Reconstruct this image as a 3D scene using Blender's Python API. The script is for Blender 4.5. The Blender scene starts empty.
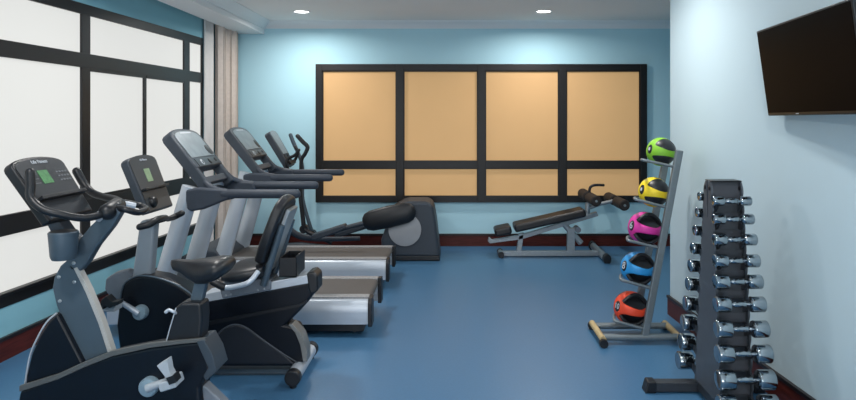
import bpy, bmesh, math, random
from mathutils import Vector, Matrix
random.seed(7)
PI = math.pi
S = bpy.context.scene
C = bpy.context.collection

# ------------------------------------------------------------ camera, world, lights, exposure
F = 640.0; CX = 455.0; CY = 120.0; H = 1.6        # focal length in pixels, vanishing point, eye height
cam = bpy.data.cameras.new('camera'); co = bpy.data.objects.new('camera', cam); C.objects.link(co)
co.location = (0, 0, H); co.rotation_euler = (PI/2, 0, 0)
cam.sensor_width = 36; cam.lens = 36*F/856
cam.shift_x = (428-CX)/856; cam.shift_y = -(200-CY)/856
cam.clip_start = 0.05
S.camera = co
wd = bpy.data.worlds.new('world'); S.world = wd; wd.use_nodes = True
wd.node_tree.nodes['Background'].inputs[0].default_value = (0.8, 0.88, 1, 1)
wd.node_tree.nodes['Background'].inputs[1].default_value = 0.5
S.view_settings.view_transform = 'Standard'; S.view_settings.look = 'None'
S.view_settings.exposure = 0.28; S.view_settings.gamma = 1.0
LAMPS = [(-1.77, 7.38), (1.02, 7.36), (-1.77, 4.6), (1.0, 4.6), (-1.77, 1.9), (1.0, 1.9), (-0.4, -0.6)]
CEIL = 2.85
for i, (x, y) in enumerate(LAMPS):
    l = bpy.data.lights.new('downlight_light', 'AREA'); l.shape = 'DISK'; l.size = 0.16
    l.energy = 17 if y > 7 else 22; l.color = (1.0, 0.97, 0.93); l.spread = PI*0.92
    o = bpy.data.objects.new('downlight_light', l); C.objects.link(o); o.location = (x, y, CEIL-0.03)
big = bpy.data.lights.new('rear_fill_light', 'AREA'); big.shape = 'RECTANGLE'; big.size = 3.4; big.size_y = 2.2; big.energy = 150; big.color = (1, .98, .96)  # added fill light behind the camera, tilted up to brighten room and ceiling
bo = bpy.data.objects.new('rear_fill_light', big); C.objects.link(bo); bo.location = (-.4, -2.9, 1.5); bo.rotation_euler = (PI/2+.5, 0, 0)
PANE_E = 0.66                                       # frosted daylight panes on the left
BLIND_E = 0.22                                      # backlit orange blinds

# ------------------------------------------------------------ materials
MATS = {}
def mat(name, col, rough=0.5, metal=0.0, noise=0.0, scale=8.0, bump=0.0, emit=0.0, emit_col=None, spec=0.5, coat=0.0, stretch=None):
    if name in MATS: return MATS[name]
    m = bpy.data.materials.new(name); m.use_nodes = True; nt = m.node_tree; b = nt.nodes['Principled BSDF']
    b.inputs['Base Color'].default_value = (*col, 1); b.inputs['Roughness'].default_value = rough
    b.inputs['Metallic'].default_value = metal; b.inputs['Specular IOR Level'].default_value = spec
    b.inputs['Coat Weight'].default_value = coat
    if noise or bump:
        tc = nt.nodes.new('ShaderNodeTexCoord'); n = nt.nodes.new('ShaderNodeTexNoise')
        n.inputs['Scale'].default_value = scale; n.inputs['Detail'].default_value = 4
        mp = nt.nodes.new('ShaderNodeMapping')
        if stretch: mp.inputs['Scale'].default_value = stretch
        nt.links.new(tc.outputs['Object'], mp.inputs['Vector']); nt.links.new(mp.outputs[0], n.inputs['Vector'])
        if noise:
            r = nt.nodes.new('ShaderNodeValToRGB')
            r.color_ramp.elements[0].position = .3; r.color_ramp.elements[1].position = .7
            r.color_ramp.elements[0].color = (*[c*(1-noise) for c in col], 1)
            r.color_ramp.elements[1].color = (*[min(1, c*(1+noise)) for c in col], 1)
            nt.links.new(n.outputs['Fac'], r.inputs['Fac']); nt.links.new(r.outputs['Color'], b.inputs['Base Color'])
        if bump:
            bp = nt.nodes.new('ShaderNodeBump'); bp.inputs['Strength'].default_value = bump; bp.inputs['Distance'].default_value = .002
            nt.links.new(n.outputs['Fac'], bp.inputs['Height']); nt.links.new(bp.outputs[0], b.inputs['Normal'])
    if emit:
        b.inputs['Emission Color'].default_value = (*(emit_col or col), 1); b.inputs['Emission Strength'].default_value = emit
    MATS[name] = m; return m
def srgb(r, g, b):
    f = lambda c: (c/255/12.92) if c/255 <= .04045 else ((c/255+.055)/1.055)**2.4
    return (f(r), f(g), f(b))
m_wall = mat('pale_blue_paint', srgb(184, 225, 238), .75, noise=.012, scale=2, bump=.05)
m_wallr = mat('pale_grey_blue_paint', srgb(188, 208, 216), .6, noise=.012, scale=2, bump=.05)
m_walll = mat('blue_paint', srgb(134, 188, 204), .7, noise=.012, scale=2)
m_ceil = mat('ceiling_paint', srgb(244, 242, 240), .9, noise=.01, scale=2)
m_white = mat('white_gloss_paint', srgb(232, 234, 236), .5)
m_floor = mat('blue_rubber_floor', srgb(66, 110, 146), .36, noise=.05, scale=60, bump=.12, spec=.5)
m_frame = mat('black_window_metal', srgb(17, 17, 20), .4, noise=.1, scale=5)
m_frame2 = mat('black_brown_window_frame', srgb(13, 10, 12), .45, noise=.1, scale=5)
m_pane = mat('frosted_daylight_film', srgb(120, 121, 119), .6, emit=PANE_E, emit_col=(.80, .80, .775))
m_blind = mat('orange_blind', srgb(192, 152, 106), .7, noise=.02, scale=3, emit=BLIND_E, emit_col=(.95, .60, .27))
m_base = mat('red_brown_wood', srgb(78, 33, 28), .35, noise=.35, scale=6, stretch=(1, 1, 12), spec=.2)
m_cap = mat('dark_wood_cap', srgb(26, 20, 22), .4)
m_sheer = mat('sheer_curtain', srgb(222, 220, 218), .9, noise=.03, scale=30)
m_drape = mat('taupe_drape', srgb(214, 202, 193), .9, noise=.05, scale=30)
m_blk = mat('black_plastic', srgb(16, 19, 25), .42, noise=.08, scale=30)
m_body = mat('navy_black_shell', srgb(8, 14, 24), .35, noise=.05, scale=12, spec=.35)
m_dk = mat('charcoal_plastic', srgb(50, 58, 68), .5, noise=.06, scale=40, bump=.1)
m_rail = mat('slate_rubber_rail', srgb(50, 58, 70), .55, noise=.06, scale=60, bump=.1)
m_grey = mat('slate_grey_paint', srgb(72, 87, 99), .4, metal=.2, noise=.04, scale=15)
m_mast = mat('light_grey_mast', srgb(132, 142, 152), .4, metal=.25, noise=.03, scale=10)
m_mid = mat('mid_grey_plastic', srgb(104, 112, 122), .5, noise=.05, scale=20)
m_silver = mat('silver_paint', srgb(190, 198, 208), .34, metal=.35, noise=.02, scale=10)
m_steel = mat('brushed_steel', srgb(150, 158, 164), .35, metal=.5, noise=.06, scale=30)
m_tree = mat('grey_rack_steel', srgb(118, 127, 132), .38, metal=.4, noise=.05, scale=30)
m_chrome = mat('chrome', srgb(158, 166, 172), .10, metal=1.0, noise=.02, scale=20)
m_belt = mat('worn_running_belt', srgb(84, 80, 78), .7, noise=.06, scale=50, bump=.2)
m_foot = mat('ribbed_foot_rail', srgb(140, 140, 142), .6, noise=.35, scale=90)
m_vinyl = mat('black_vinyl', srgb(24, 26, 31), .4, noise=.1, scale=50, bump=.15)
m_foam = mat('brown_black_foam', srgb(38, 30, 28), .7, noise=.15, scale=60, bump=.3)
m_benchv = mat('dark_brown_vinyl', srgb(27, 25, 27), .42, noise=.1, scale=40, bump=.1)
m_screen = mat('grey_display_glass', srgb(124, 134, 140), .35, noise=.12, scale=14, spec=.3)
m_face = mat('console_face', srgb(40, 44, 50), .35, noise=.08, scale=30, coat=.2)
m_lcd = mat('green_lcd', srgb(70, 128, 78), .4, noise=.3, scale=60, emit=.12)
m_print = mat('pale_print', srgb(190, 196, 204), .5)
m_tv = mat('television_glass', srgb(14, 9, 8), .3, spec=.02)
m_tvb = mat('television_bezel', srgb(8, 11, 16), .3)
m_lampm = mat('lit_diffuser', (1, 1, 1), .5, emit=6.0, emit_col=(1, .98, .95))
m_beige_refl = mat('beige_reflection_tint', srgb(186, 164, 122), .6, noise=.12, scale=20)  # beige reflection on the ball rack's foot bars, painted as their colour
m_rack = mat('gunmetal_paint', srgb(58, 62, 68), .42, metal=.3, noise=.06, scale=20)
m_rackd = mat('dark_rack_panel', srgb(54, 58, 66), .5, noise=.06, scale=20)
m_rackl = mat('rack_side_metal', srgb(78, 84, 92), .45, metal=.2, noise=.05, scale=20)
m_disc = mat('grey_disc', srgb(150, 152, 156), .5, noise=.03, scale=10)
m_pedal = mat('pale_pedal_plastic', srgb(168, 176, 184), .45, noise=.05, scale=40)
m_hub = mat('pale_crank_cover', srgb(134, 156, 170), .35, metal=.2)

# ------------------------------------------------------------ mesh helpers
def W(px, py, d): return Vector(((px-CX)*d/F, d, H-(py-CY)*d/F))
def XZ(pts, d): return [((px-CX)*d/F, H-(py-CY)*d/F) for px, py in pts]
class B:
    def __init__(s): s.bm = bmesh.new()
    def prism(s, pts, o, U, V, Wv):
        o, U, V, Wv = Vector(o), Vector(U), Vector(V), Vector(Wv)
        a = [s.bm.verts.new(o+U*u+V*v) for u, v in pts]; b = [s.bm.verts.new(o+U*u+V*v+Wv) for u, v in pts]
        s.bm.faces.new(a); s.bm.faces.new(b[::-1]); n = len(pts)
        for i in range(n): s.bm.faces.new((a[i], b[i], b[(i+1) % n], a[(i+1) % n]))
        return s
    def xz(s, pts, y0, y1): return s.prism(pts, (0, y0, 0), (1, 0, 0), (0, 0, 1), (0, y1-y0, 0))
    def px(s, pts, y0, y1): return s.xz(XZ(pts, y0), y0, y1)
    def yz(s, pts, x0, x1): return s.prism(pts, (x0, 0, 0), (0, 1, 0), (0, 0, 1), (x1-x0, 0, 0))
    def xy(s, pts, z0, z1): return s.prism(pts, (0, 0, z0), (1, 0, 0), (0, 1, 0), (0, 0, z1-z0))
    def box(s, x0, x1, y0, y1, z0, z1): return s.xy([(x0, y0), (x1, y0), (x1, y1), (x0, y1)], z0, z1)
    def rings(s, rs, cap=True):
        vs = [[s.bm.verts.new(p) for p in r] for r in rs]; n = len(vs[0])
        for a, b in zip(vs, vs[1:]):
            for i in range(n): s.bm.faces.new((a[i], a[(i+1) % n], b[(i+1) % n], b[i]))
        if cap: s.bm.faces.new(vs[0][::-1]); s.bm.faces.new(vs[-1])
        return s
    def tube(s, pts, r, seg=12, smooth=True, flat=1.0, up=None, rnd=False):
        pts = [Vector(p) for p in pts]
        rad = list(r) if isinstance(r, (list, tuple)) else [r]*len(pts)
        if smooth and len(pts) > 2:
            q, rr = [], []
            P = [pts[0]*2-pts[1]]+pts+[pts[-1]*2-pts[-2]]; R = [rad[0]]+rad+[rad[-1]]
            for i in range(1, len(P)-2):
                for k in range(6):
                    t = k/6; a, b, c, d = P[i-1:i+3]
                    q.append(.5*((2*b)+(c-a)*t+(2*a-5*b+4*c-d)*t*t+(3*b-a-3*c+d)*t**3)); rr.append(R[i]*(1-t)+R[i+1]*t)
            q.append(pts[-1]); rr.append(rad[-1]); pts, rad = q, rr
        if rnd:
            t0 = (pts[1]-pts[0]).normalized(); t1 = (pts[-1]-pts[-2]).normalized()
            r0, r1 = rad[0], rad[-1]; pre, prr, post, por = [], [], [], []
            for k in (0.08, .3, .6): pre.append(pts[0]-t0*r0*math.cos(k*PI/2)*.9); prr.append(r0*math.sin(k*PI/2))
            for k in (.6, .3, .08): post.append(pts[-1]+t1*r1*math.cos(k*PI/2)*.9); por.append(r1*math.sin(k*PI/2))
            pts = pre+pts+post; rad = prr+rad+por
        rs = []; nrm = None
        for i, p in enumerate(pts):
            t = (pts[min(i+1, len(pts)-1)]-pts[max(i-1, 0)]).normalized()
            if nrm is None:
                nrm = Vector(up) if up else (Vector((0, 1, 0)) if abs(t.y) < .9 else Vector((0, 0, 1)))
            nrm = (nrm-t*nrm.dot(t)).normalized(); bn = t.cross(nrm)
            rs.append([p+nrm*math.cos(a)*rad[i]*flat+bn*math.sin(a)*rad[i] for a in [2*PI*k/seg for k in range(seg)]])
        return s.rings(rs)
    def cyl(s, a, b, r, r2=None, seg=20): return s.tube([a, b], [r, r if r2 is None else r2], seg, False)
    def lathe(s, c, ax, prof, seg=28):
        c = Vector(c); ax = Vector(ax).normalized(); u = ax.orthogonal().normalized(); v = ax.cross(u)
        return s.rings([[c+ax*z+(u*math.cos(t)+v*math.sin(t))*max(r, 1e-4) for t in [2*PI*k/seg for k in range(seg)]] for z, r in prof])
    def loft(s, secs, seg=16):   # (x, y, z, half_y, half_z, power)
        rs = []
        for x, y, z, hy, hz in secs:
            r = []
            for k in range(seg):
                a = 2*PI*k/seg; ca, sa = math.cos(a), math.sin(a)
                r.append(Vector((x, y+hy*math.copysign(abs(ca)**.7, ca), z+hz*math.copysign(abs(sa)**.8, sa))))
            rs.append(r)
        return s.rings(rs)
    def build(s, name, m, parent=None, bev=0, off=None, seg=2, ang=40):
        bm = s.bm; bmesh.ops.recalc_face_normals(bm, faces=bm.faces)
        me = bpy.data.meshes.new(name)
        o = off if off is not None else OFF.get(parent.name if parent else '', Vector((0, 0, 0)))
        for v in bm.verts: v.co -= o
        for f in bm.faces: f.smooth = True
        bm.to_mesh(me); bm.free(); me.materials.append(m)
        me.set_sharp_from_angle(angle=math.radians(ang))
        ob = bpy.data.objects.new(name, me); C.objects.link(ob)
        if parent: ob.parent = parent
        else: ob.location = o
        OFF[ob.name] = o
        if bev:
            b = ob.modifiers.new('bevel', 'BEVEL'); b.width = bev; b.segments = seg; b.limit_method = 'ANGLE'; b.angle_limit = math.radians(35)
            b.harden_normals = True
        return ob
OFF = {}
def tag(o, label=None, cat=None, group=None, kind=None):
    if label: o['label'] = label
    if cat: o['category'] = cat
    if group: o['group'] = group
    if kind: o['kind'] = kind
    return o
def thing(name, label, cat, loc, group=None):
    o = bpy.data.objects.new(name, None); C.objects.link(o); o.location = loc; o.empty_display_size = .1
    OFF[o.name] = Vector(loc); return tag(o, label, cat, group)
def struct(o): o['kind'] = 'structure'; return o
def copy_tree(o, parent=None):
    c = o.copy(); C.objects.link(c)
    if parent: c.parent = parent
    for ch in o.children: copy_tree(ch, c)
    return c
def text(name, s, size, o, U, V, m, parent, depth=.001):
    cu = bpy.data.curves.new('writing', 'FONT'); cu.body = s; cu.size = size; cu.extrude = depth; cu.align_x = 'CENTER'; cu.align_y = 'CENTER'
    t = bpy.data.objects.new('writing', cu); C.objects.link(t)
    bpy.context.view_layer.update()
    me = bpy.data.meshes.new_from_object(t.evaluated_get(bpy.context.evaluated_depsgraph_get()))
    bpy.data.objects.remove(t)
    U = Vector(U).normalized(); V = Vector(V).normalized(); N = U.cross(V)
    M = Matrix((U, V, N)).transposed().to_4x4(); M.translation = Vector(o)-OFF[parent.name]
    me.transform(M); me.materials.clear(); me.materials.append(m)
    ob = bpy.data.objects.new(name, me); C.objects.link(ob); ob.parent = parent; return ob

# ------------------------------------------------------------ room shell
D = 8.13                                             # back wall
def LX(y): return -3.01+.047*(y-4.23)               # left wall face, slightly out of square
def RX(y): return 1.85-.049*(y-3.60)                # right wall face
struct(B().box(-4.2, 4.2, -3.2, 8.5, -.12, 0).build('floor', m_floor))
struct(B().box(-4.2, 4.2, -3.2, 8.5, CEIL, CEIL+.12).build('ceiling', m_ceil))
struct(B().box(-4.2, 4.2, D, 8.5, 0, CEIL).build('wall_back', m_wall))
struct(B().box(-4.2, 4.2, -3.2, -3.0, 0, CEIL).build('wall_front', m_wallr))
YE = 5.26
struct(B().xy([(RX(-3), -3.0), (RX(YE), YE), (RX(YE)+.3, YE), (RX(-3)+.3, -3.0)], 0, CEIL).build('wall_right', m_wallr))
struct(B().box(2.05, 3.7, 4.9, 5.1, 0, CEIL).build('wall_alcove', m_wall))
struct(B().box(3.6, 3.8, 5.1, D, 0, CEIL).build('wall_alcove_right', m_wall))
def lpr(b, y0, y1, h0, h1, o0, o1): return b.xy([(LX(y0)+o0, y0), (LX(y1)+o0, y1), (LX(y1)+o1, y1), (LX(y0)+o1, y0)], h0, h1)
WY0, WY1 = 1.7, 7.27
b = B(); lpr(b, -3, D, 0, .35, -.25, 0); lpr(b, -3, D, 2.53, CEIL, -.25, 0); lpr(b, -3, WY0, .35, 2.53, -.25, 0); lpr(b, WY1, D, .35, 2.53, -.25, 0)
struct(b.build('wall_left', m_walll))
# left window
wl = bpy.data.objects.new('window_1', None); C.objects.link(wl); wl.location = (LX(4.5), 4.5, .35); struct(wl); OFF[wl.name] = Vector(wl.location)
b = B()
for h0, h1, o in ((.35, .445, .035), (.825, .965, .03), (2.02, 2.135, .03), (2.445, 2.53, .035)): lpr(b, WY0, WY1, h0, h1, -.05, .006)
lpr(b, WY0, WY1, .432, .452, -.05, .03)
for y0, y1 in ((1.7, 1.8), (3.37, 3.47), (5.09, 5.20), (6.82, 6.95), (7.245, WY1)): lpr(b, y0, y1, .40, 2.47, -.05, .004)
b.build('window_frame', m_frame, wl, bev=.004)
b = B()
lpr(b, 6.02, 6.07, .96, 2.03, -.05, .0)
for y0, y1 in ((5.2, 6.03), (6.06, 6.82)): lpr(b, y0, y1, 1.995, 2.03, -.05, .004); lpr(b, y0, y1, .955, .985, -.05, .004)
b.build('sliding_sash', m_frame, wl, bev=.003)
for y0, y1 in ((1.8, 3.37), (3.47, 5.09), (5.20, 6.82), (6.95, 7.245)):
    for h0, h1 in ((.445, .825), (.965, 2.02), (2.135, 2.445)):
        b = B(); lpr(b, y0-.02, y1+.02, h0-.02, h1+.02, -.03, -.014); b.build('pane', m_pane, wl)
# back window with orange blinds
wb = bpy.data.objects.new('window_2', None); C.objects.link(wb); k = D/F
X0, X1, Z0, Z1 = (316.3-CX)*k, (646-CX)*k, H-(202-CY)*k, H-(64.3-CY)*k
wb.location = ((X0+X1)/2, D, Z0); struct(wb); OFF[wb.name] = Vector(wb.location)
cols = [(322.8, 396.6), (403.8, 477.7), (485.2, 558.4), (565.8, 639.5)]; rows = [(71, 160.3), (168, 195.3)]
b = B()
xs = [316.3]+[v for c in cols for v in c]+[646]
for i in range(0, 10, 2): b.box((xs[i]-CX)*k, (xs[i+1]-CX)*k, D-.05, D+.02, Z0, Z1)
for a, c in ((64.3, 71), (160.3, 168), (195.3, 202)): b.box(X0+.002, X1-.002, D-.046, D+.02, H-(c-CY)*k, H-(a-CY)*k)
b.build('window_frame', m_frame2, wb, bev=.004)
for c in cols:
    for r in rows:
        x0, x1, z0, z1 = (c[0]-CX)*k, (c[1]-CX)*k, H-(r[1]-CY)*k, H-(r[0]-CY)*k
        B().box(x0-.01, x1+.01, D-.012, D-.004, z0-.01, z1+.01).build('blind', m_blind, wb)
        b = B(); t = .012
        b.box(x0, x0+t, D-.03, D-.012, z0, z1); b.box(x1-t, x1, D-.03, D-.012, z0, z1); b.box(x0, x1, D-.029, D-.012, z1-t, z1)
        b.build('blind_channel', m_frame2, wb)
# pelmet, crown moulding, baseboards
PEL = [(-2.62, -2.9), (-2.34, -2.9), (-2.42, D), (-2.74, D)]
struct(B().xy(PEL, 2.69, CEIL).build('trim_1', m_white, bev=.005))
b = B()
b.prism([(0, 0), (.0, -.09), (-.012, -.09), (-.02, -.07), (-.06, -.03), (-.09, -.012), (-.09, 0)], (-2.40, D, CEIL), (0, 1, 0), (0, 0, 1), (6.0, 0, 0))
struct(b.build('trim_2', m_white))
b = B(); Lp = Vector((-.08, D+2.9, 0))
b.prism([(0, 0), (0, -.10), (.014, -.10), (.02, -.08), (.07, -.03), (.10, -.012), (.10, 0)], (-2.34, -2.9, CEIL), (1, 0, 0), (0, 0, 1), Lp)
struct(b.build('trim_3', m_white))
def base(name, f):
    b = B(); f(b, 0, .135, .018); struct(b.build(name, m_base, bev=.002))
    b = B(); f(b, .135, .158, .024); struct(b.build(name+'_cap', m_cap, bev=.003))
base('baseboard_back', lambda b, z0, z1, t: b.box(LX(D), 3.6, D-t, D, z0, z1))
base('baseboard_left', lambda b, z0, z1, t: lpr(b, -3, D, z0, z1, 0, t))
base('baseboard_right', lambda b, z0, z1, t: b.xy([(RX(-3), -3), (RX(-3)-t, -3), (RX(YE)-t, YE+t), (RX(YE)+.3, YE+t), (RX(YE)+.3, YE), (RX(YE), YE)], z0, z1))
MATS['dark_wood_cap'].name = 'dark_wood_cap'
# ceiling downlights
t = None
for i, (x, y) in enumerate(LAMPS):
    if i == 0:
        t = thing('ceiling_downlight', '', 'ceiling light', (x, y, CEIL), 'recessed ceiling downlights')
        B().lathe((x, y, CEIL), (0, 0, -1), [(-.01, .098), (.004, .100), (.008, .094), (.004, .082), (-.008, .080)]).build('trim_ring', m_white, t)
        B().lathe((x, y, CEIL), (0, 0, -1), [(-.012, .078), (.001, .079), (.004, .06), (.005, .02)]).build('diffuser', m_lampm, t)
        o = t
    else: o = copy_tree(t); o.location = (x, y, CEIL)
    o['label'] = ['round lit downlight in the ceiling near the curtain, left of the two seen', 'round lit downlight in the ceiling above the decline bench, right of the two seen',
                  'downlight over the two treadmills', 'downlight in front of the ball rack', 'downlight over the window bikes', 'downlight beside the television', 'downlight nearest the viewer'][i]

# ------------------------------------------------------------ curtains
def curtain(name, label, y0, y1, xc, amp, n, z0, z1, m, group=None):
    b = B(); N = n*10; rings = []
    front, back = [], []
    for i in range(N+1):
        t = i/N; y = y0+(y1-y0)*t; ph = t*n*2*PI
        x = xc(t)+amp*math.sin(ph)+.3*amp*math.sin(ph*.37+1)
        front.append((x, y+.25*amp*math.sin(2*ph))); back.append((x-.006, y+.25*amp*math.sin(2*ph)))
    b.xy(front+back[::-1], z0, z1)
    ob = b.build(name, m, ang=80); 
    return tag(ob, label, 'curtain', group)
curtain('sheer_curtain', 'white sheer curtain gathered against the black left window end', 7.262, 7.48, lambda t: -2.846+.03*t, .012, 4, .02, 2.83, m_sheer)
curtain('drape', 'tall taupe drape hanging in folds in the back left corner', 7.46, 8.07, lambda t: -2.775+.035*t, .062, 5, .02, 2.83, m_drape)

# ------------------------------------------------------------ treadmills
def treadmill():
    X0, X1, YN, YF = -2.56, -.64, 4.70, 5.42; YM = (YN+YF)/2
    t = thing('treadmill', '', 'treadmill', (-1.6, YM, 0), 'treadmills')
    sec = [(0, .095), (-.0, .125), (-.004, .18), (0, .235), (.018, .268), (.045, .280), (.095, .284), (.095, .095)]
    for s, y in ((1, YN), (-1, YF)):
        B().yz([(y+s*(u+.004), v) for u, v in sec], X0, X1).build('side_skirt', m_silver, t, bev=.004)
        B().yz([(y+s*u, v) for u, v in ((-.004, .08), (-.008, .18), (-.004, .255), (.02, .285), (.115, .292), (.115, .08))], X1, X1+.03).build('end_cap', m_blk, t, bev=.006)
        B().box(X0+.3, X1, min(y+s*.04, y+s*.125), max(y+s*.04, y+s*.125), .27, .290).build('foot_rail', m_foot, t, bev=.003)
    B().box(X0+.05, X1-.05, YN+.09, YF-.09, .10, .262).build('deck', m_blk, t)
    B().box(X0+.06, X1-.04, YN+.06, YF-.06, .03, .10).build('under_deck_box', m_blk, t)  # added black box filling the gap under the deck
    b = B(); r = .035; pr = [(X0+.35, .284)]+[(X1-.03+r*math.sin(a), .249+r*math.cos(a)) for a in [PI*i/8 for i in range(9)]]+[(X0+.35, .214)]
    b.xz(pr, YN+.125, YF-.125).build('running_belt', m_belt, t)
    for x in (X0+.25, X1-.12):
        for y in (YN+.16, YF-.16): B().lathe((x, y, 0), (0, 0, 1), [(0, .03), (.02, .03), (.03, .012), (.11, .012)], 16).build('foot', m_blk, t)
    b = B(); b.xz([(X0-.02, .10), (X0-.02, .27), (X0+.03, .335), (X0+.12, .375), (X0+.30, .365), (X0+.40, .30), (X0+.40, .26), (X0+.1, .10)], YN+.03, YF-.03)
    b.build('motor_hood', m_dk, t, bev=.02, seg=3)
    for y in (YN+.09, YF-.09):
        p0, p1 = Vector((-2.225, y, .22)), Vector((-1.975, y, 1.10))
        B().tube([p0, p0.lerp(p1, .5), p1], [.078, .073, .066], 20, False, flat=.72).build('upright_post', m_silver, t)
    # console
    A = Vector((-1.895, 0, 1.075)); T = Vector((-2.20, 0, 1.455)); V = (T-A).normalized(); N = Vector((-V.z, 0, V.x))*-1
    if N.x < 0: N = -N
    yc = YM; hw = .27
    def out(hw, v0, v1, arch, tap=.0):
        n = 10; p = [(-hw+tap, v0), (hw-tap, v0), (hw, v1)]
        p += [(hw*math.cos(PI*i/n*.94+.03*PI)*.985, v1+arch*math.sin(PI*i/n*.94+.03*PI)**.8) for i in range(1, n)]
        return p+[(-hw, v1)]
    o = A+Vector((0, yc, 0)); U = Vector((0, 1, 0))
    pan = B().prism(out(hw, .15, .455, .075, .0), o-N*.01, U, V, N*.085).build('console', m_dk, t, bev=.014, seg=3)
    for s in (-1, 1):
        B().prism([(s*(hw-.055), -.02), (s*hw, -.02), (s*hw, .17), (s*(hw-.055), .17)], o-N*.01, U, V, N*.08).build('console_arm', m_dk, t, bev=.012)
    B().prism([(-.215, .02), (.215, .02), (.215, .08), (-.215, .08)], o+N*.0, U, V, N*.05).build('accessory_tray', m_dk, t, bev=.01)
    q = o+N*.075
    B().prism(out(.225, .245, .44, .06), q, U, V, N*.004).build('display_glass', m_screen, pan, bev=.002)
    B().prism([(-.2, .16), (.245, .16), (.245, .232), (-.2, .232)], q, U, V, N*.003).build('key_panel', m_face, pan)
    for u, v, r, m in ((.19, .30, .05, m_blk), (.05, .195, .026, m_blk), (-.10, .195, .026, m_pedal), (-.10, .195, .020, m_blk), (.17, .20, .018, m_blk)):
        c = q+U*u+V*v; B().lathe(c, N, [(0, r), (.005 if m is m_blk and r != .018 else .004, r), (.007, r*.8), (.007, r*.1)], 20).build('dial' if r < .04 else 'fan_grille', m, pan)
    B().prism([(-.10, .475), (.10, .475), (.10, .485), (-.10, .485)], q, U, V, N*.0055).build('name_strip', m_print, pan)
    # rails
    for s, y in ((1, YN), (-1, YF)):
        y0, y1 = sorted((y+s*.03, y+s*.10))
        b = B(); b.xz([(-1.995, 1.085), (-1.9, 1.10), (-1.68, 1.085), (-1.66, 1.02), (-1.77, .975), (-1.86, .938), (-1.95, .922), (-1.985, .935), (-1.995, 1.0)], y0, y1)
        hr = b.build('handrail_bracket', m_rail, t, bev=.02, seg=3)
        B().tube([(-1.72, y+s*.055, 1.052), (-1.4, y+s*.05, 1.052), (-1.175, y+s*.045, 1.052)], .034, 14, False, flat=.9, rnd=True).build('handrail', m_rail, t)
        B().tube([(-1.90, y+s*.12, 1.16), (-1.85, y+s*.10, 1.11), (-1.78, y+s*.07, 1.08), (-1.69, y+s*.055, 1.065)], .024, 10).build('support_arm', m_rail, t)
    B().tube([(-1.95, YN+.05, 1.03), (-1.95, YF-.05, 1.03)], .035, 14, False).build('cross_bar', m_rail, t)
    return t
tm = treadmill()
tm2 = copy_tree(tm); tm2.location = tm.location+Vector((-.01, 1.31, 0))
tm['label'] = 'silver and black treadmill nearer the viewer, behind the recumbent bike'
tm2['label'] = 'silver and black treadmill farther back, between the near treadmill and the elliptical'

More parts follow.
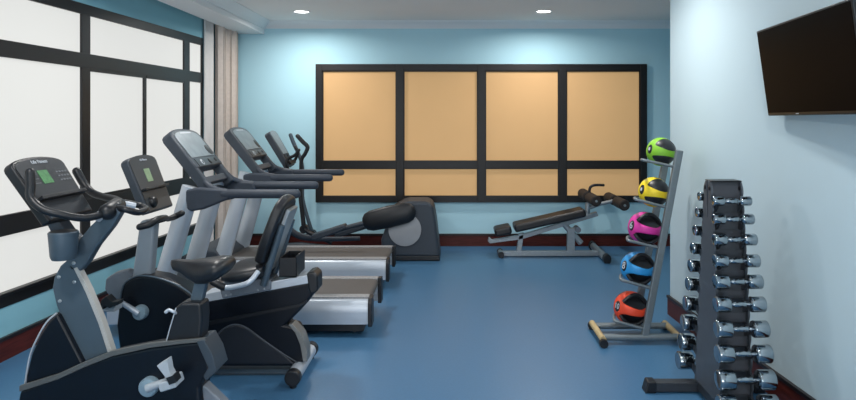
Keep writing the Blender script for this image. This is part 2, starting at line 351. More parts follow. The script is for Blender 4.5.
# ------------------------------------------------------------ upright bike (nearest, left)
def upright():
    d0 = 3.10; dm = 3.2; df = 3.24
    t = thing('upright_exercise_bike', 'black and grey upright exercise bike closest to the viewer, at the left edge', 'exercise bike', (-1.6, dm, 0))
    body = [(19, 391), (17, 402), (24, 418), (60, 428), (170, 428), (205, 420), (201, 400), (200, 388), (211, 371), (208, 356), (203, 341), (182, 343), (150, 347.5), (112, 355), (80, 366), (52, 378)]
    B().px(body, d0, df).build('housing', m_body, t, bev=.02, seg=3)
    B().px([(19, 386), (58, 374), (84, 362), (112, 351), (150, 343), (182, 340), (205, 338), (205, 342), (182, 344), (150, 348), (112, 356.5), (84, 367.5), (58, 379.5), (19, 392)], d0-.004, d0+.014).build('top_trim', mat('dark_bronze_trim', srgb(92, 94, 94), .4, metal=.2), t, bev=.003)
    B().px([(196, 341), (204, 340), (212, 354), (217, 371), (206, 381), (203, 377), (208, 368)], d0-.006, df+.006).build('rear_trim', mat('dark_slate_paint', srgb(52, 62, 72), .4, noise=.03), t, bev=.004)
    B().px([(57, 314), (48, 322), (39, 336), (31, 355), (26, 376), (25, 388), (60, 378), (84, 366)], d0+.02, df-.02).build('front_shroud', m_body, t, bev=.012, seg=3)
    b = B(); b.tube([W(x, y, d0+.05) for x, y in ((57, 313), (47, 322), (38, 337), (30, 356), (25, 384))], .005, 8); b.build('shroud_trim', m_silver, t)
    # stabilisers and rear leg
    B().px([(190, 377), (206, 387), (228, 408), (240, 432), (222, 432), (203, 412), (180, 398)], 3.13, 3.2).build('rear_leg', m_mid, t, bev=.01)
    for px in (238, 34): 
        x = (px-CX)*dm/F
        B().tube([(x, 2.94, .04), (x, 3.46, .04)], .04, 14, False).build('stabiliser', m_silver, t)
        for y in (2.93, 3.43): B().tube([(x, y, .04), (x, y+.04, .04)], .044, 14, False).build('rubber_end', m_blk, t)
    B().box((34-CX)*dm/F, (238-CX)*dm/F, 3.15, 3.26, .03, .09).build('base_beam', m_blk, t)
    # frame column
    col = [(67, 260), (60, 266), (54, 277), (52, 288), (56, 305), (66, 333), (79, 366), (92, 366), (111, 356), (100, 322), (87, 291), (75.5, 268)]
    B().px(col, 3.15, 3.185).build('frame_column', m_grey, t, bev=.008)
    B().px([(73.5, 268.5), (77, 267), (89, 290.5), (102, 321.5), (113, 355), (109, 357), (98, 323), (85, 291.5)], 3.148, 3.19).build('column_trim', mat('pale_trim', srgb(168, 168, 166), .4, noise=.03), t, bev=.002)
    B().px([(66, 262), (71, 250), (80, 238), (90, 226), (104, 213), (116, 207), (121, 212), (112, 227), (97, 246), (87, 263), (79, 272), (70, 271)], 3.15, 3.205).build('neck', m_grey, t, bev=.01, seg=3)
    for x, y in ((59, 277), (74, 263), (74.5, 282), (60, 301)): B().lathe(W(x, y, 3.15), (0, -1, 0), [(-.002, .009), (.004, .009), (.006, .004)], 10).build('bolt', m_steel, t)
    # link to console, bottle holder
    B().px([(44, 220), (56, 218), (66, 232), (76, 240), (74, 250), (62, 242), (50, 232)], 3.15, 3.24).build('console_stem', m_dk, t, bev=.01)
    c = W(63.5, 231, 3.07)
    B().lathe(c, (0, 0, -1), [(0, .060), (.006, .066), (.03, .064), (.12, .057), (.135, .05), (.137, .01)], 28).build('bottle_holder', m_grey, t)
    B().lathe(c, (0, 0, 1), [(-.004, .056), (.001, .057), (.0015, .02)], 28).build('holder_opening', m_blk, t)
    # console
    A = Vector((-1.915, 3.19, 1.115)); T = Vector((-2.105, 3.19, 1.405)); L = (T-A).length; V = (T-A)/L; U = Vector((0, 1, 0)); N = Vector((V.z, 0, -V.x))
    def out(hw, v0, v1, arch):
        n = 12; return [(-hw+.02, v0), (hw-.02, v0), (hw, v1)]+[(hw*math.cos(PI*i/n), v1+arch*math.sin(PI*i/n)**.75) for i in range(1, n)]+[(-hw, v1)]
    pan = B().prism(out(.2, 0, .30, .055), A-N*.035, U, V, N*.05).build('console', m_blk, t, bev=.012, seg=3)
    q = A+N*.015
    B().prism(out(.185, .01, .29, .05), q-N*.001, U, V, N*.004).build('console_face', m_face, pan, bev=.002)
    q = q+N*.003
    B().prism([(-.06, .195), (.015, .195), (.015, .27), (-.06, .27)], q, U, V, N*.002).build('display', m_lcd, pan)
    B().prism([(-.18, .105), (.18, .105), (.18, .125), (-.18, .125)], q, U, V, N*.03).build('reading_ledge', m_blk, pan, bev=.004)
    k = B()
    for i in range(4):
        for j in range(3): k.prism([(.075+i*.024, .2+j*.024), (.09+i*.024, .2+j*.024), (.09+i*.024, .208+j*.024), (.075+i*.024, .208+j*.024)], q, U, V, N*.002)
    k.build('keypad', mat('keypad_print', srgb(105, 110, 116), .5), pan); k = B()
    for j in range(3): k.prism([(-.15, .2+j*.024), (-.08, .2+j*.024), (-.08, .204+j*.024), (-.15, .204+j*.024)], q, U, V, N*.002)
    k.build('printed_legend', MATS['keypad_print'], pan)
    text('name_lettering', 'Life Fitness', .027, q+V*.318+N*.002, U, V, m_print, pan)
    # handlebars
    hb = B().tube([W(30, 172, 2.99), W(30.5, 185, 2.98), W(31, 198, 2.97), W(42, 209, 2.96), W(60, 214, 2.98), W(82, 218, 3.03), W(100, 215, 3.1), W(114, 208, 3.19)],
             [.021, .021, .02, .019, .018, .018, .018, .02], 12, rnd=True).build('handlebar', m_blk, t)
    B().tube([W(76.5, 171, 3.45), W(84, 184, 3.45), W(92, 192.5, 3.43), W(104, 197, 3.38), W(117, 200, 3.3), W(117, 207, 3.2)], [.022, .021, .02, .018, .018, .02], 12, rnd=True).build('handlebar', m_blk, t)
    B().tube([W(114, 201, 3.28), W(128, 203, 3.34), W(141, 206, 3.38), W(146, 209, 3.3), W(138, 212.5, 3.2), W(126, 209.5, 3.15), W(116, 208, 3.18)], .016, 10).build('inner_handlebar', m_blk, t)
    B().tube([W(121, 203.5, 3.31), W(135, 206.5, 3.35)], .019, 10, False).build('pulse_grip', m_silver, t)
    B().tube([W(97, 218, 3.10), W(106, 211, 3.15)], .023, 12, False).build('pulse_grip', m_silver, t)
    B().tube([W(107, 212, 3.13), W(118, 205, 3.28)], .04, 16, False, rnd=True).build('handlebar_clamp', m_blk, t)
    # seat post and saddle
    B().px([(163, 349), (169, 326), (175, 308), (181, 303), (201, 303), (202, 318), (200, 343)], 3.12, 3.23).build('post_shroud', m_blk, t, bev=.015, seg=3)
    B().tube([W(165, 346, 3.115), W(170, 328, 3.115), (W(176, 308, 3.115))], .003, 8, False).build('shroud_trim', m_silver, t)
    B().px([(188, 308), (200, 308), (207, 278), (195, 278)], 3.17, 3.22).build('seat_post', m_grey, t, bev=.006)
    B().tube([W(166, 312, 3.11), W(169, 310, 3.11), W(174, 312, 3.11), W(178, 314, 3.14)], [.009, .008, .007, .008], 10, rnd=True).build('adjusting_lever', m_silver, t)
    secs = []
    for px, top, bot, hw in ((174, 260, 266, .012), (177, 259.5, 270, .03), (185, 259.5, 273, .038), (193, 260, 279, .05), (202, 259, 283, .08), (212, 258, 282, .11), (222, 257, 278, .13), (229, 257.5, 273, .125), (233, 261, 268, .09)):
        a = W(px, top, dm); c = W(px, bot, dm); secs.append((a.x-.012, dm, (a.z+c.z)/2, hw*.9, (a.z-c.z)/2))
    B().loft(secs, 20).build('saddle', m_vinyl, t, ang=70)
    # crank, pedals
    c = W(148, 387.5, d0-.03)
    B().lathe(c, (0, -1, 0), [(-.03, .045), (-.0, .046), (.008, .042), (.012, .025), (.014, .008)], 28).build('crank_hub', m_hub, t)
    e = W(178, 377, d0-.045)
    B().tube([c+Vector((0, -.01, 0)), e], [.02, .014], 12, False).build('crank_arm', m_pedal, t)
    pd = B().prism([(-.04, -.022), (.04, -.022), (.04, .022), (-.04, .022)], e+Vector((-.005, -.11, .003)), Vector((.95, 0, .3)), Vector((-.3, 0, .95)), Vector((0, .1, 0))).build('pedal', m_pedal, t, bev=.008)
    pts = [e+Vector((.01+x, -.1, z)) for x, z in ((-.052, -.01), (-.072, .045), (-.083, .075), (-.1, .09))]
    b = B()
    b.px([(156.5, 366), (167, 359.5), (169, 371), (175, 382), (169, 384), (164, 376)], 2.93, 2.98)
    b.build('pedal_strap', m_pedal, pd, bev=.003)
    B().px([(166, 378), (173, 375.5), (176, 382.5), (169, 385)], 2.926, 2.985).build('strap_buckle', m_blk, pd)
    c2 = W(148, 387.5, df); e2 = c2*2-W(178, 377, df)
    B().tube([c2+Vector((0, .03, 0)), e2+Vector((0, .04, 0))], [.02, .014], 12, False).build('crank_arm', m_pedal, t)
    B().box(e2.x-.05, e2.x+.05, df+.04, df+.14, e2.z-.02, e2.z+.02).build('pedal', m_pedal, t, bev=.006)
    B().cyl(c, c2+Vector((0, .03, 0)), .02).build('crank_axle', m_steel, t)
    return t
upright()

# ------------------------------------------------------------ recumbent bike
def recumbent():
    d0, d1, dm = 3.95, 4.11, 4.04
    t = thing('recumbent_exercise_bike', 'black recumbent exercise bike with padded seat, between front bike and treadmills', 'exercise bike', (-1.5, dm, 0))
    B().px([(119, 300), (122, 285), (130, 278), (142, 275), (160, 278), (180, 286), (198, 299), (206, 304), (210, 366), (124, 366), (119, 350), (116, 326)], d0, d1).build('front_housing', m_body, t, bev=.02, seg=3)
    b = B(); b.tube([W(x, y, d0-.002) for x, y in ((120, 300), (123.5, 285), (132, 278), (142, 275.5), (160, 278.5), (180, 286.5), (196, 298))], .006, 8); b.build('housing_trim', m_grey, t)
    B().px([(104, 290), (105, 279), (114, 273), (126, 270), (134, 275), (120, 300), (114, 304)], 4.0, 4.08).build('front_cover', m_mid, t, bev=.015)
    body = [(195, 303), (206, 300), (311, 282), (316, 280), (317, 290), (308, 302), (300, 311), (286, 325), (296, 327), (303, 341), (306, 360), (298, 367), (208, 367)]
    B().px(body, d0+.01, d1-.01).build('rear_housing', m_body, t, bev=.02, seg=3)
    B().px([(206, 322), (300, 304), (307, 300), (306, 303), (299, 307), (206, 326)], d0+.003, d0+.02).build('housing_groove', m_blk, t)
    B().px([(214, 365), (213, 348), (217, 336), (225, 328), (236, 324.5), (247, 328), (262, 339), (282, 353), (296, 365)], d0+.0, d0+.03).build('wheel_cover', mat('soft_black_shell', srgb(17, 23, 33), .5, noise=.05), t, bev=.01)
    B().tube([W(x, y, d0+.004) for x, y in ((214, 348), (217, 336), (225, 328), (236, 324.5), (247, 328), (262, 339), (282, 353), (298, 363))], .005, 8).build('wheel_arch', m_dk, t)
    B().px([(288, 325), (292, 324), (302, 335), (307, 350), (307, 362), (303, 362), (300, 345), (295, 333)], d0+.0, d1-.06).build('rear_trim', mat('bronze_trim', srgb(120, 122, 122), .4, metal=.3), t, bev=.004)
    B().px([(120, 369), (296, 369), (296, 374), (120, 374)], 4.0, 4.06).build('base_beam', m_grey, t, bev=.006)
    x = -.968
    B().tube([(x, 3.84, .062), (x, 4.28, .062)], .042, 18, False).build('stabiliser', m_silver, t)
    for y in (3.80, 4.27): B().tube([(x, y, .062), (x, y+.055, .062)], .048, 18, False).build('rubber_end', m_blk, t, bev=.008)
    for y in (3.83, 4.29): B().lathe((x, y, 0), (0, 0, 1), [(0, .02), (.02, .02), (.025, .01)], 12).build('levelling_foot', m_blk, t)
    x2 = -2.02
    B().tube([(x2, 3.85, .05), (x2, 4.27, .05)], .045, 16, False).build('stabiliser', m_silver, t)
    # seat rail
    B().px([(203, 294), (311, 274.5), (312, 283), (205, 302.5)], d0+.01, d1-.01).build('seat_rail', m_silver, t, bev=.006)
    B().px([(306, 273.5), (313, 271.5), (317.5, 276), (318, 291), (311, 296), (308, 290)], d0+.005, d1-.005).build('rail_end_cap', m_blk, t, bev=.014, seg=3)
    B().px([(219, 287), (224, 281.5), (262, 279), (271, 280), (271, 290), (222, 299)], d0+.0, d1-.0).build('seat_carriage', m_mid, t, bev=.008)
    for px, py in ((226, 295.5), (231, 294.5), (258, 290), (264, 289)): B().lathe(W(px, py, d0), (0, -1, 0), [(-.002, .007), (.005, .006), (.006, .002)], 10).build('bolt', m_steel, t)
    # cushion
    secs = []
    for px, top, bot, hw in ((229, 268, 273, .14), (232, 265, 277, .19), (240, 262, 278, .21), (252, 260.5, 277, .215), (264, 258.5, 275, .21), (270, 258.5, 272, .19)):
        a = W(px, top, dm); c = W(px, bot, dm); secs.append((a.x, dm, (a.z+c.z)/2, hw, (a.z-c.z)/2))
    B().loft(secs, 20).build('seat_cushion', m_vinyl, t, ang=70)
    # backrest
    A = W(265, 258, dm); T = W(288, 196, dm); L = (T-A).length; V = (T-A)/L; N = Vector((V.z, 0, -V.x)); U = Vector((0, 1, 0))
    n = 10; hw = .19
    o2 = [(-hw*.85, 0), (hw*.85, 0), (hw, L*.3), (hw*.95, L*.75)]+[(hw*.9*math.cos(PI*i/n), L*.8+L*.22*math.sin(PI*i/n)) for i in range(1, n)]+[(-hw*.95, L*.75), (-hw, L*.3)]
    B().prism(o2, A-N*.03, U, V, N*.065).build('backrest', m_vinyl, t, bev=.022, seg=3)
    b = B()
    B().prism([(-.1, -.06), (.1, -.06), (.1, L*.86), (-.1, L*.86)], A+N*.036, U, V, N*.03).build('backrest_frame', m_steel, t, bev=.008)
    for s in (-1, 1):
        B().tube([W(287, 222, dm)+Vector((0, s*.12, 0)), W(277, 255, dm)+Vector((0, s*.12, 0)), W(268, 281, dm)+Vector((0, s*.1, 0))], .022, 12, False).build('backrest_support', m_grey, t)
        y = s*.25
        B().tube([W(268, 264, dm)+Vector((0, s*.2, 0)), W(262, 272, dm)+Vector((0, y, 0)), W(250, 276, dm)+Vector((0, y, 0)), W(238, 277, dm)+Vector((0, y, 0)), W(228, 272, dm)+Vector((0, y, 0))], .016, 10).build('side_handle', m_silver, t)
        B().tube([W(238, 277, dm)+Vector((0, y, 0)), W(228, 272, dm)+Vector((0, y, 0))], .021, 10, False, rnd=True).build('hand_grip', m_blk, t)
    # magazine basket
    b = B(); x0, x1 = W(279, 0, 3.95).x, W(296.5, 0, 3.95).x
    z0, z1 = W(0, 277, 3.95).z, W(0, 258, 3.95).z
    b.box(x0, x1, 3.95, 4.17, z0, z0+.008); b.box(x0, x0+.006, 3.95, 4.17, z0, z1); b.box(x1-.006, x1, 3.95, 4.17, z0, z1+.01)
    b.box(x0, x1, 3.95, 3.956, z0, z1); b.box(x0, x1, 4.164, 4.17, z0, z1)
    b.build('magazine_basket', m_blk, t, bev=.002)
    # mast, console, bar
    B().px([(131, 280), (139, 221), (155, 219), (150, 280)], 3.99, 4.07).build('console_mast', m_mast, t, bev=.02, seg=3)
    A = W(157, 206, dm)+Vector((0, 0, 0)); T = W(139, 160, dm); L = (T-A).length; V = (T-A)/L; N = Vector((V.z, 0, -V.x))
    n = 10; hw = .185
    out = lambda hw, e: [(-hw+.015, e), (hw-.015, e), (hw, L-.02)]+[(hw*math.cos(PI*i/n), L-.02+.045*math.sin(PI*i/n)**.75) for i in range(1, n)]+[(-hw, L-.02)]
    pan = B().prism(out(hw, -.03), A-N*.03, U, V, N*.05).build('console', m_dk, t, bev=.01, seg=3)
    q = A+N*.02
    B().prism(out(hw-.015, -.02), q-N*.001, U, V, N*.004).build('console_face', m_mid if False else mat('console_face_grey', srgb(58, 62, 66), .4), pan)
    q = q+N*.003
    B().prism([(-.04, .16), (.03, .16), (.03, .245), (-.04, .245)], q, U, V, N*.002).build('display', mat('pale_green_lcd', srgb(128, 150, 118), .3, noise=.2, scale=60, emit=.1), pan)
    B().prism([(-.16, .105), (.16, .105), (.16, .12), (-.16, .12)], q, U, V, N*.03).build('reading_ledge', m_blk, pan, bev=.004)
    text('name_lettering', 'Life Fitness', .02, q+V*(L-.008)+N*.002, U, V, m_print, pan)
    B().lathe(W(151, 202, 3.95), (1, 0, 0), [(-.03, .03), (.02, .035), (.03, .03), (.035, .01)], 20).build('console_pivot', m_blk, t, bev=.004)
    B().tube([W(139.5, 227, 3.72), W(150, 224, 3.74), W(158, 219, 3.80), W(165, 217.5, 3.95), W(166, 218, 4.1), W(168, 219, 4.22), W(174, 217, 4.36), W(182, 213, 4.38)], [.020, .021, .019, .017, .017, .017, .021, .021], 12, rnd=True).build('handlebar', m_blk, t)
    B().tube([W(151, 222, 4.03), W(165, 218, 4.03)], .022, 12, False).build('handlebar_stem', m_blk, t)
    # crank
    c = W(139.5, 313, d0-.03)
    B().lathe(c, (0, -1, 0), [(-.03, .045), (0, .045), (.01, .04), (.014, .02), (.015, .005)], 24).build('crank_hub', m_hub, t)
    e = W(120, 301.5, d0-.05)
    B().tube([c+Vector((0, -.01, 0)), e], [.019, .014], 12, False).build('crank_arm', m_silver, t)
    pd = B().box(e.x-.07, e.x+.02, e.y-.1, e.y, e.z-.035, e.z+.0).build('pedal', m_pedal, t, bev=.008)
    B().px([(99, 309), (101, 300), (106, 296), (112, 302), (119, 301), (118, 305), (109, 308), (104, 306), (103, 310)], 3.76, 3.82).build('pedal_strap', m_blk, pd, bev=.004)
    c2 = W(139.5, 313, d1)+Vector((0, .03, 0)); e2 = Vector((2*c.x-e.x, c2.y+.02, 2*c.z-e.z))
    B().tube([c2, e2], [.019, .014], 12, False).build('crank_arm', m_silver, t)
    B().box(e2.x-.04, e2.x+.05, e2.y, e2.y+.1, e2.z-.02, e2.z+.02).build('pedal', m_pedal, t, bev=.006)
    B().cyl(c, c2, .02).build('crank_axle', m_steel, t)
recumbent()

# ------------------------------------------------------------ elliptical
def elliptical():
    d0, d1, dm = 7.26, 7.72, 7.49
    t = thing('elliptical_trainer', 'dark grey elliptical trainer with swing arms against the back wall under the window', 'elliptical trainer', (-1.2, dm, 0))
    B().px([(382, 257), (381, 240), (385, 228), (396, 209), (402, 203), (408, 201.5), (428, 201.5), (433, 206), (436, 222), (440, 258)], d0, d1).build('flywheel_housing', m_dk, t, bev=.04, seg=4)
    B().px([(380, 256), (439.5, 256), (440, 261), (380, 261)], d0-.01, d1+.01).build('housing_base', m_blk, t, bev=.01)
    for y in (d0+.03, d1-.05): B().tube([W(436, 0, 7.3).x*Vector((1, 0, 0))+Vector((0, y, .035)), W(436, 0, 7.3).x*Vector((1, 0, 0))+Vector((0, y+.04, .035))], .035, 14, False).build('transport_wheel', m_disc, t)
    for y in (d0-.03, d1+.02):
        s = 1 if y < dm else -1
        B().lathe(W(405, 229.5, d0)*1 if False else Vector((W(405, 0, d0).x, y, W(0, 229.5, d0).z)), (0, 1, 0), [(0, .175), (.003, .185), (.02, .185), (.028, .17)], 40).build('crank_disc', m_disc, t)
    def arm(y, s, dpx, dpy, near):
        a = W(372+dpx, 220+dpy, d0); b2 = W(407, 212, d0); a.y = b2.y = y
        B().tube([a, a.lerp(b2, .5), b2], [.115, .125, .115], 20, False, flat=.45, rnd=True).build('crank_cover', m_blk, t)
        p = [W(376, 219, d0), W(350+dpx, 226+dpy, d0), W(318+dpx, 236+dpy, d0)]
        for v in p: v.y = y
        B().tube(p, .026, 12, False).build('pedal_arm', m_dk, t)
        q = [W(x+dpx, z+dpy, d0) for x, z in ((314, 233), (346, 223), (348, 226), (340, 230), (317, 238), (313, 237))]
        B().xz([(v.x, v.z) for v in q], y-.08, y+.08).build('foot_plate', m_dk, t, bev=.012)
    arm(d0-.06, 1, 0, 0, True)
    arm(d1+.06, -1, 14, 7, False)
    # base frame
    B().tube([W(385, 252, dm), W(340, 250, dm), W(300, 246, dm), W(285, 247, dm)], .045, 14, False).build('base_rail', m_dk, t)
    B().tube([W(283, 215, dm), W(289, 228, dm), W(300, 236, dm), W(322, 239, dm), W(360, 238.5, dm)], [.03, .035, .04, .03, .025], 14, flat=.6).build('guide_rail', m_dk, t)
    x = W(283, 0, dm).x
    B().tube([(x, d0, .05), (x, d1, .05)], .045, 14, False).build('stabiliser', m_dk, t)
    # mast + console
    B().tube([W(281, 250, dm), W(283, 215, dm), W(286, 168, dm)], [.06, .05, .04], 14, flat=.7).build('mast', m_dk, t)
    A = W(291, 166, dm); T = W(271.5, 133, dm); L = (T-A).length; V = (T-A)/L; N = Vector((V.z, 0, -V.x)); U = Vector((0, 1, 0)); hw = .16
    n = 10; out = lambda hw, e: [(-hw+.03, e), (hw-.03, e), (hw, L-.03)]+[(hw*math.cos(PI*i/n), L-.03+.05*math.sin(PI*i/n)**.75) for i in range(1, n)]+[(-hw, L-.03)]
    pan = B().prism(out(hw, 0), A-N*.05, U, V, N*.07).build('console', m_dk, t, bev=.012, seg=3)
    q = A+N*.02
    B().prism(out(hw-.03, .16), q-N*.001, U, V, N*.004).build('display_glass', m_screen, pan)
    for u in (-.07, .06): B().lathe(q+U*u+V*.11, N, [(0, .05), (.004, .05), (.006, .04), (.006, .01)], 18).build('fan_grille', m_blk, pan)
    B().prism([(-.12, .01), (.12, .01), (.12, .06), (-.12, .06)], q, U, V, N*.03).build('accessory_tray', m_blk, pan, bev=.01)
    # moving arms
    dn, dfr = d0-.03, d1+.0
    B().tube([W(297.5, 136, dn), W(303, 142, dn), W(307.5, 147, dn), W(305, 154, dn), (W(301.5, 160, dn)), W(301, 175, dn), W(300.5, 195, dn), W(304, 228, dn)], [.024, .024, .024, .022, .022, .022, .024, .026], 12, rnd=True).build('swing_arm', m_blk, t)
    o = W(304, 229, dn); B().tube([o+Vector((0, -.02, 0)), o+Vector((0, .05, 0))], .048, 16, False).build('arm_joint', m_blk, t)
    B().tube([o, W(310, 233, dn), W(318, 237, d0-.05)], .026, 12).build('arm_link', m_blk, t)
    B().tube([W(290.5, 135, dfr), W(294, 144, dfr), W(299, 155, dfr), W(302, 165, dfr), W(303, 180, dfr), W(303, 200, dfr), W(312, 233, dfr)], [.024, .024, .022, .022, .022, .022, .024], 12, rnd=True).build('swing_arm', m_grey, t)
    o = W(312, 234, dfr); B().tube([o+Vector((0, -.02, 0)), o+Vector((0, .06, 0))], .045, 16, False).build('arm_joint', m_blk, t)
    B().tube([o+Vector((0, .03, 0)), W(332, 243, d1+.06)], .026, 12, False).build('arm_link', m_blk, t)
    B().tube([W(289, 170, 7.40), W(286.5, 166, 7.34), W(288, 159, 7.34), W(295, 155, 7.34), W(299, 150, 7.34)], .018, 10, rnd=True).build('fixed_handle', m_blk, t)
    B().tube([W(290, 166, 7.58), W(295, 160, 7.62), W(298, 152, 7.62), W(295, 147, 7.62)], .018, 10, rnd=True).build('fixed_handle', m_blk, t)
elliptical()

# ------------------------------------------------------------ decline bench
def bench():
    d = 7.52; hw = .14
    t = thing('decline_bench', 'black padded decline sit-up bench on steel frame below the back window', 'weight bench', (1.2, d, 0))
    P = lambda x, y: W(x, y, d)
    B().px([(499, 251.5), (604, 251), (604, 256), (499, 256.5)], d-.035, d+.035).build('base_beam', m_steel, t, bev=.006)
    x = P(598, 0).x+.02
    B().tube([(x, 7.2, .045), (x, 7.92, .045)], .036, 14, False, flat=1.3).build('cross_foot', m_steel, t)
    for y in (7.13, 7.88): B().tube([(x, y, .045), (x, y+.08, .045)], .045, 14, False, flat=1.3).build('rubber_foot', m_blk, t, bev=.008)
    x = P(500.5, 0).x
    B().tube([(x, 7.42, .036), (x, 7.62, .036)], .03, 14, False).build('cross_foot', m_steel, t)
    for y in (7.40, 7.60): B().tube([(x, y, .036), (x, y+.04, .036)], .036, 14, False).build('rubber_foot', m_blk, t)
    B().px([(516.5, 252), (519, 234), (524, 233), (521.5, 252)], d-.03, d+.03).build('upright', m_steel, t, bev=.005)
    B().px([(567, 252), (568, 229), (575, 228), (575, 252)], d-.035, d+.035).build('upright', m_steel, t, bev=.005)
    B().tube([P(562, 222), P(581, 243)], .035, 14, False).build('adjuster_tube', m_steel, t)
    B().tube([P(577, 229)+Vector((0, -.07, 0)), P(577, 229)+Vector((0, .07, 0))], .035, 14, False).build('adjuster_knob', m_mid, t)
    B().px([(488, 241.5), (489, 237.5), (492, 240), (520, 235.5), (597, 212), (598.5, 216), (521, 239.5), (490, 243.5)], d-.03, d+.03).build('seat_rail', m_steel, t, bev=.004)
    for a, b2, nm, th in (((513.8, 228.2), (584, 212.3), 'back_pad', .10), ((494.5, 232.5), (511, 229), 'head_pad', .10)):
        a, b2 = P(*a), P(*b2); L = (b2-a).length; V = (b2-a)/L; N = Vector((-V.z, 0, V.x))
        B().prism([(0, -th*.35), (L, -th*.35), (L, th*.6), (0, th*.6)], a-Vector((0, hw, 0)), V, N, Vector((0, hw*2, 0))).build(nm, m_benchv, t, bev=.03, seg=4)
    B().tube([P(587, 215), P(588, 203)], .03, 12, False).build('roller_post', m_steel, t)
    B().tube([P(586, 209), P(600, 204), P(613, 201)], .022, 12, False).build('roller_arm', m_steel, t)
    for (x, y), nm in (((589, 197), 'a'), ((616, 201), 'b')):
        c = P(x, y)
        B().tube([c+Vector((0, -.40, 0)), c+Vector((0, .40, 0))], .014, 10, False).build('roller_axle', m_steel, t)
        for s in (-1, 1):
            B().tube([c+Vector((0, s*.045, 0)), c+Vector((0, s*.39, 0))], .062, 18, False, rnd=False).build('foam_roller', m_foam, t, bev=.018, seg=3)
    B().tube([P(589.5, 204), P(589.5, 190), P(592, 186), (P(597, 185)), P(603.5, 185.2)], .016, 10, rnd=True).build('grab_handle', m_blk, t)
bench()

# ------------------------------------------------------------ medicine ball rack and balls
ZN, ZB = 4.57, 4.82
def ball_rack():
    t = thing('medicine_ball_rack', 'leaning grey steel ball tree holding five coloured medicine balls by the wall corner', 'ball rack', (1.32, 4.70, 0))
    for x in (1.045, 1.60):
        B().tube([(x, 4.51, .052), (x, 4.88, .052)], .023, 16, False).build('foot_bar', m_beige_refl, t)
        for y in (4.48, 4.87): B().tube([(x, y, .03), (x, y+.035, .03)], .030, 14, False).build('rubber_foot', m_blk, t)
    for y in (ZN, ZB): B().tube([(1.045, y, .05), (1.60, y, .05)], .024, 14, False).build('cross_tube', m_tree, t)
    for y in (ZN, ZB):
        a = Vector((1.352, y, .04)); b2 = Vector((1.603, y, 1.385))
        V = (b2-a).normalized(); N = Vector((V.z, 0, -V.x))
        B().prism([(-.026, 0), (.026, 0), (.026, (b2-a).length), (-.026, (b2-a).length)], a-Vector((0, .018, 0)), N, V, Vector((0, .036, 0))).build('upright', m_tree, t, bev=.008)
    for i, ((ax, ay), (bx, by)) in enumerate(SHELF):
        a, b2 = W(ax, ay, ZN), W(bx, by, ZN); dy = ZB-ZN
        V = (b2-a)
        pts = [b2, b2.lerp(a, .6), a+V*.10, a+V*.0+Vector((0, .015, .0)), a+V*.08+Vector((0, .09, .0)), a+V*.22+Vector((0, dy-.06, 0)), a+V*.4+Vector((0, dy-.01, 0)), b2.lerp(a, .4)+Vector((0, dy, 0)), b2+Vector((0, dy, 0))]
        B().tube(pts, .011, 10).build('ball_cradle', m_tree, t)
        B().tube([b2, b2+Vector((0, dy, 0))], .011, 10, False).build('cross_rung', m_tree, t)
SHELF = [((643, 160), (673, 166.5)), ((636, 199.5), (665, 207)), ((628.5, 240.5), (657, 247.5)), ((621.5, 280), (650, 288)), ((615, 321), (643, 328.5))]
ball_rack()
BALLS = [((661, 151.8), .105, srgb(126, 186, 44), 'green', '', 0), ((653.5, 192), .109, srgb(236, 206, 34), 'yellow', '', 0), ((644.3, 228), .118, srgb(206, 48, 150), 'pink', '6', 1),
         ((637, 268), .119, srgb(36, 138, 202), 'blue', '8', 1), ((630.5, 308), .121, srgb(226, 70, 38), 'red orange', '10', 1)]
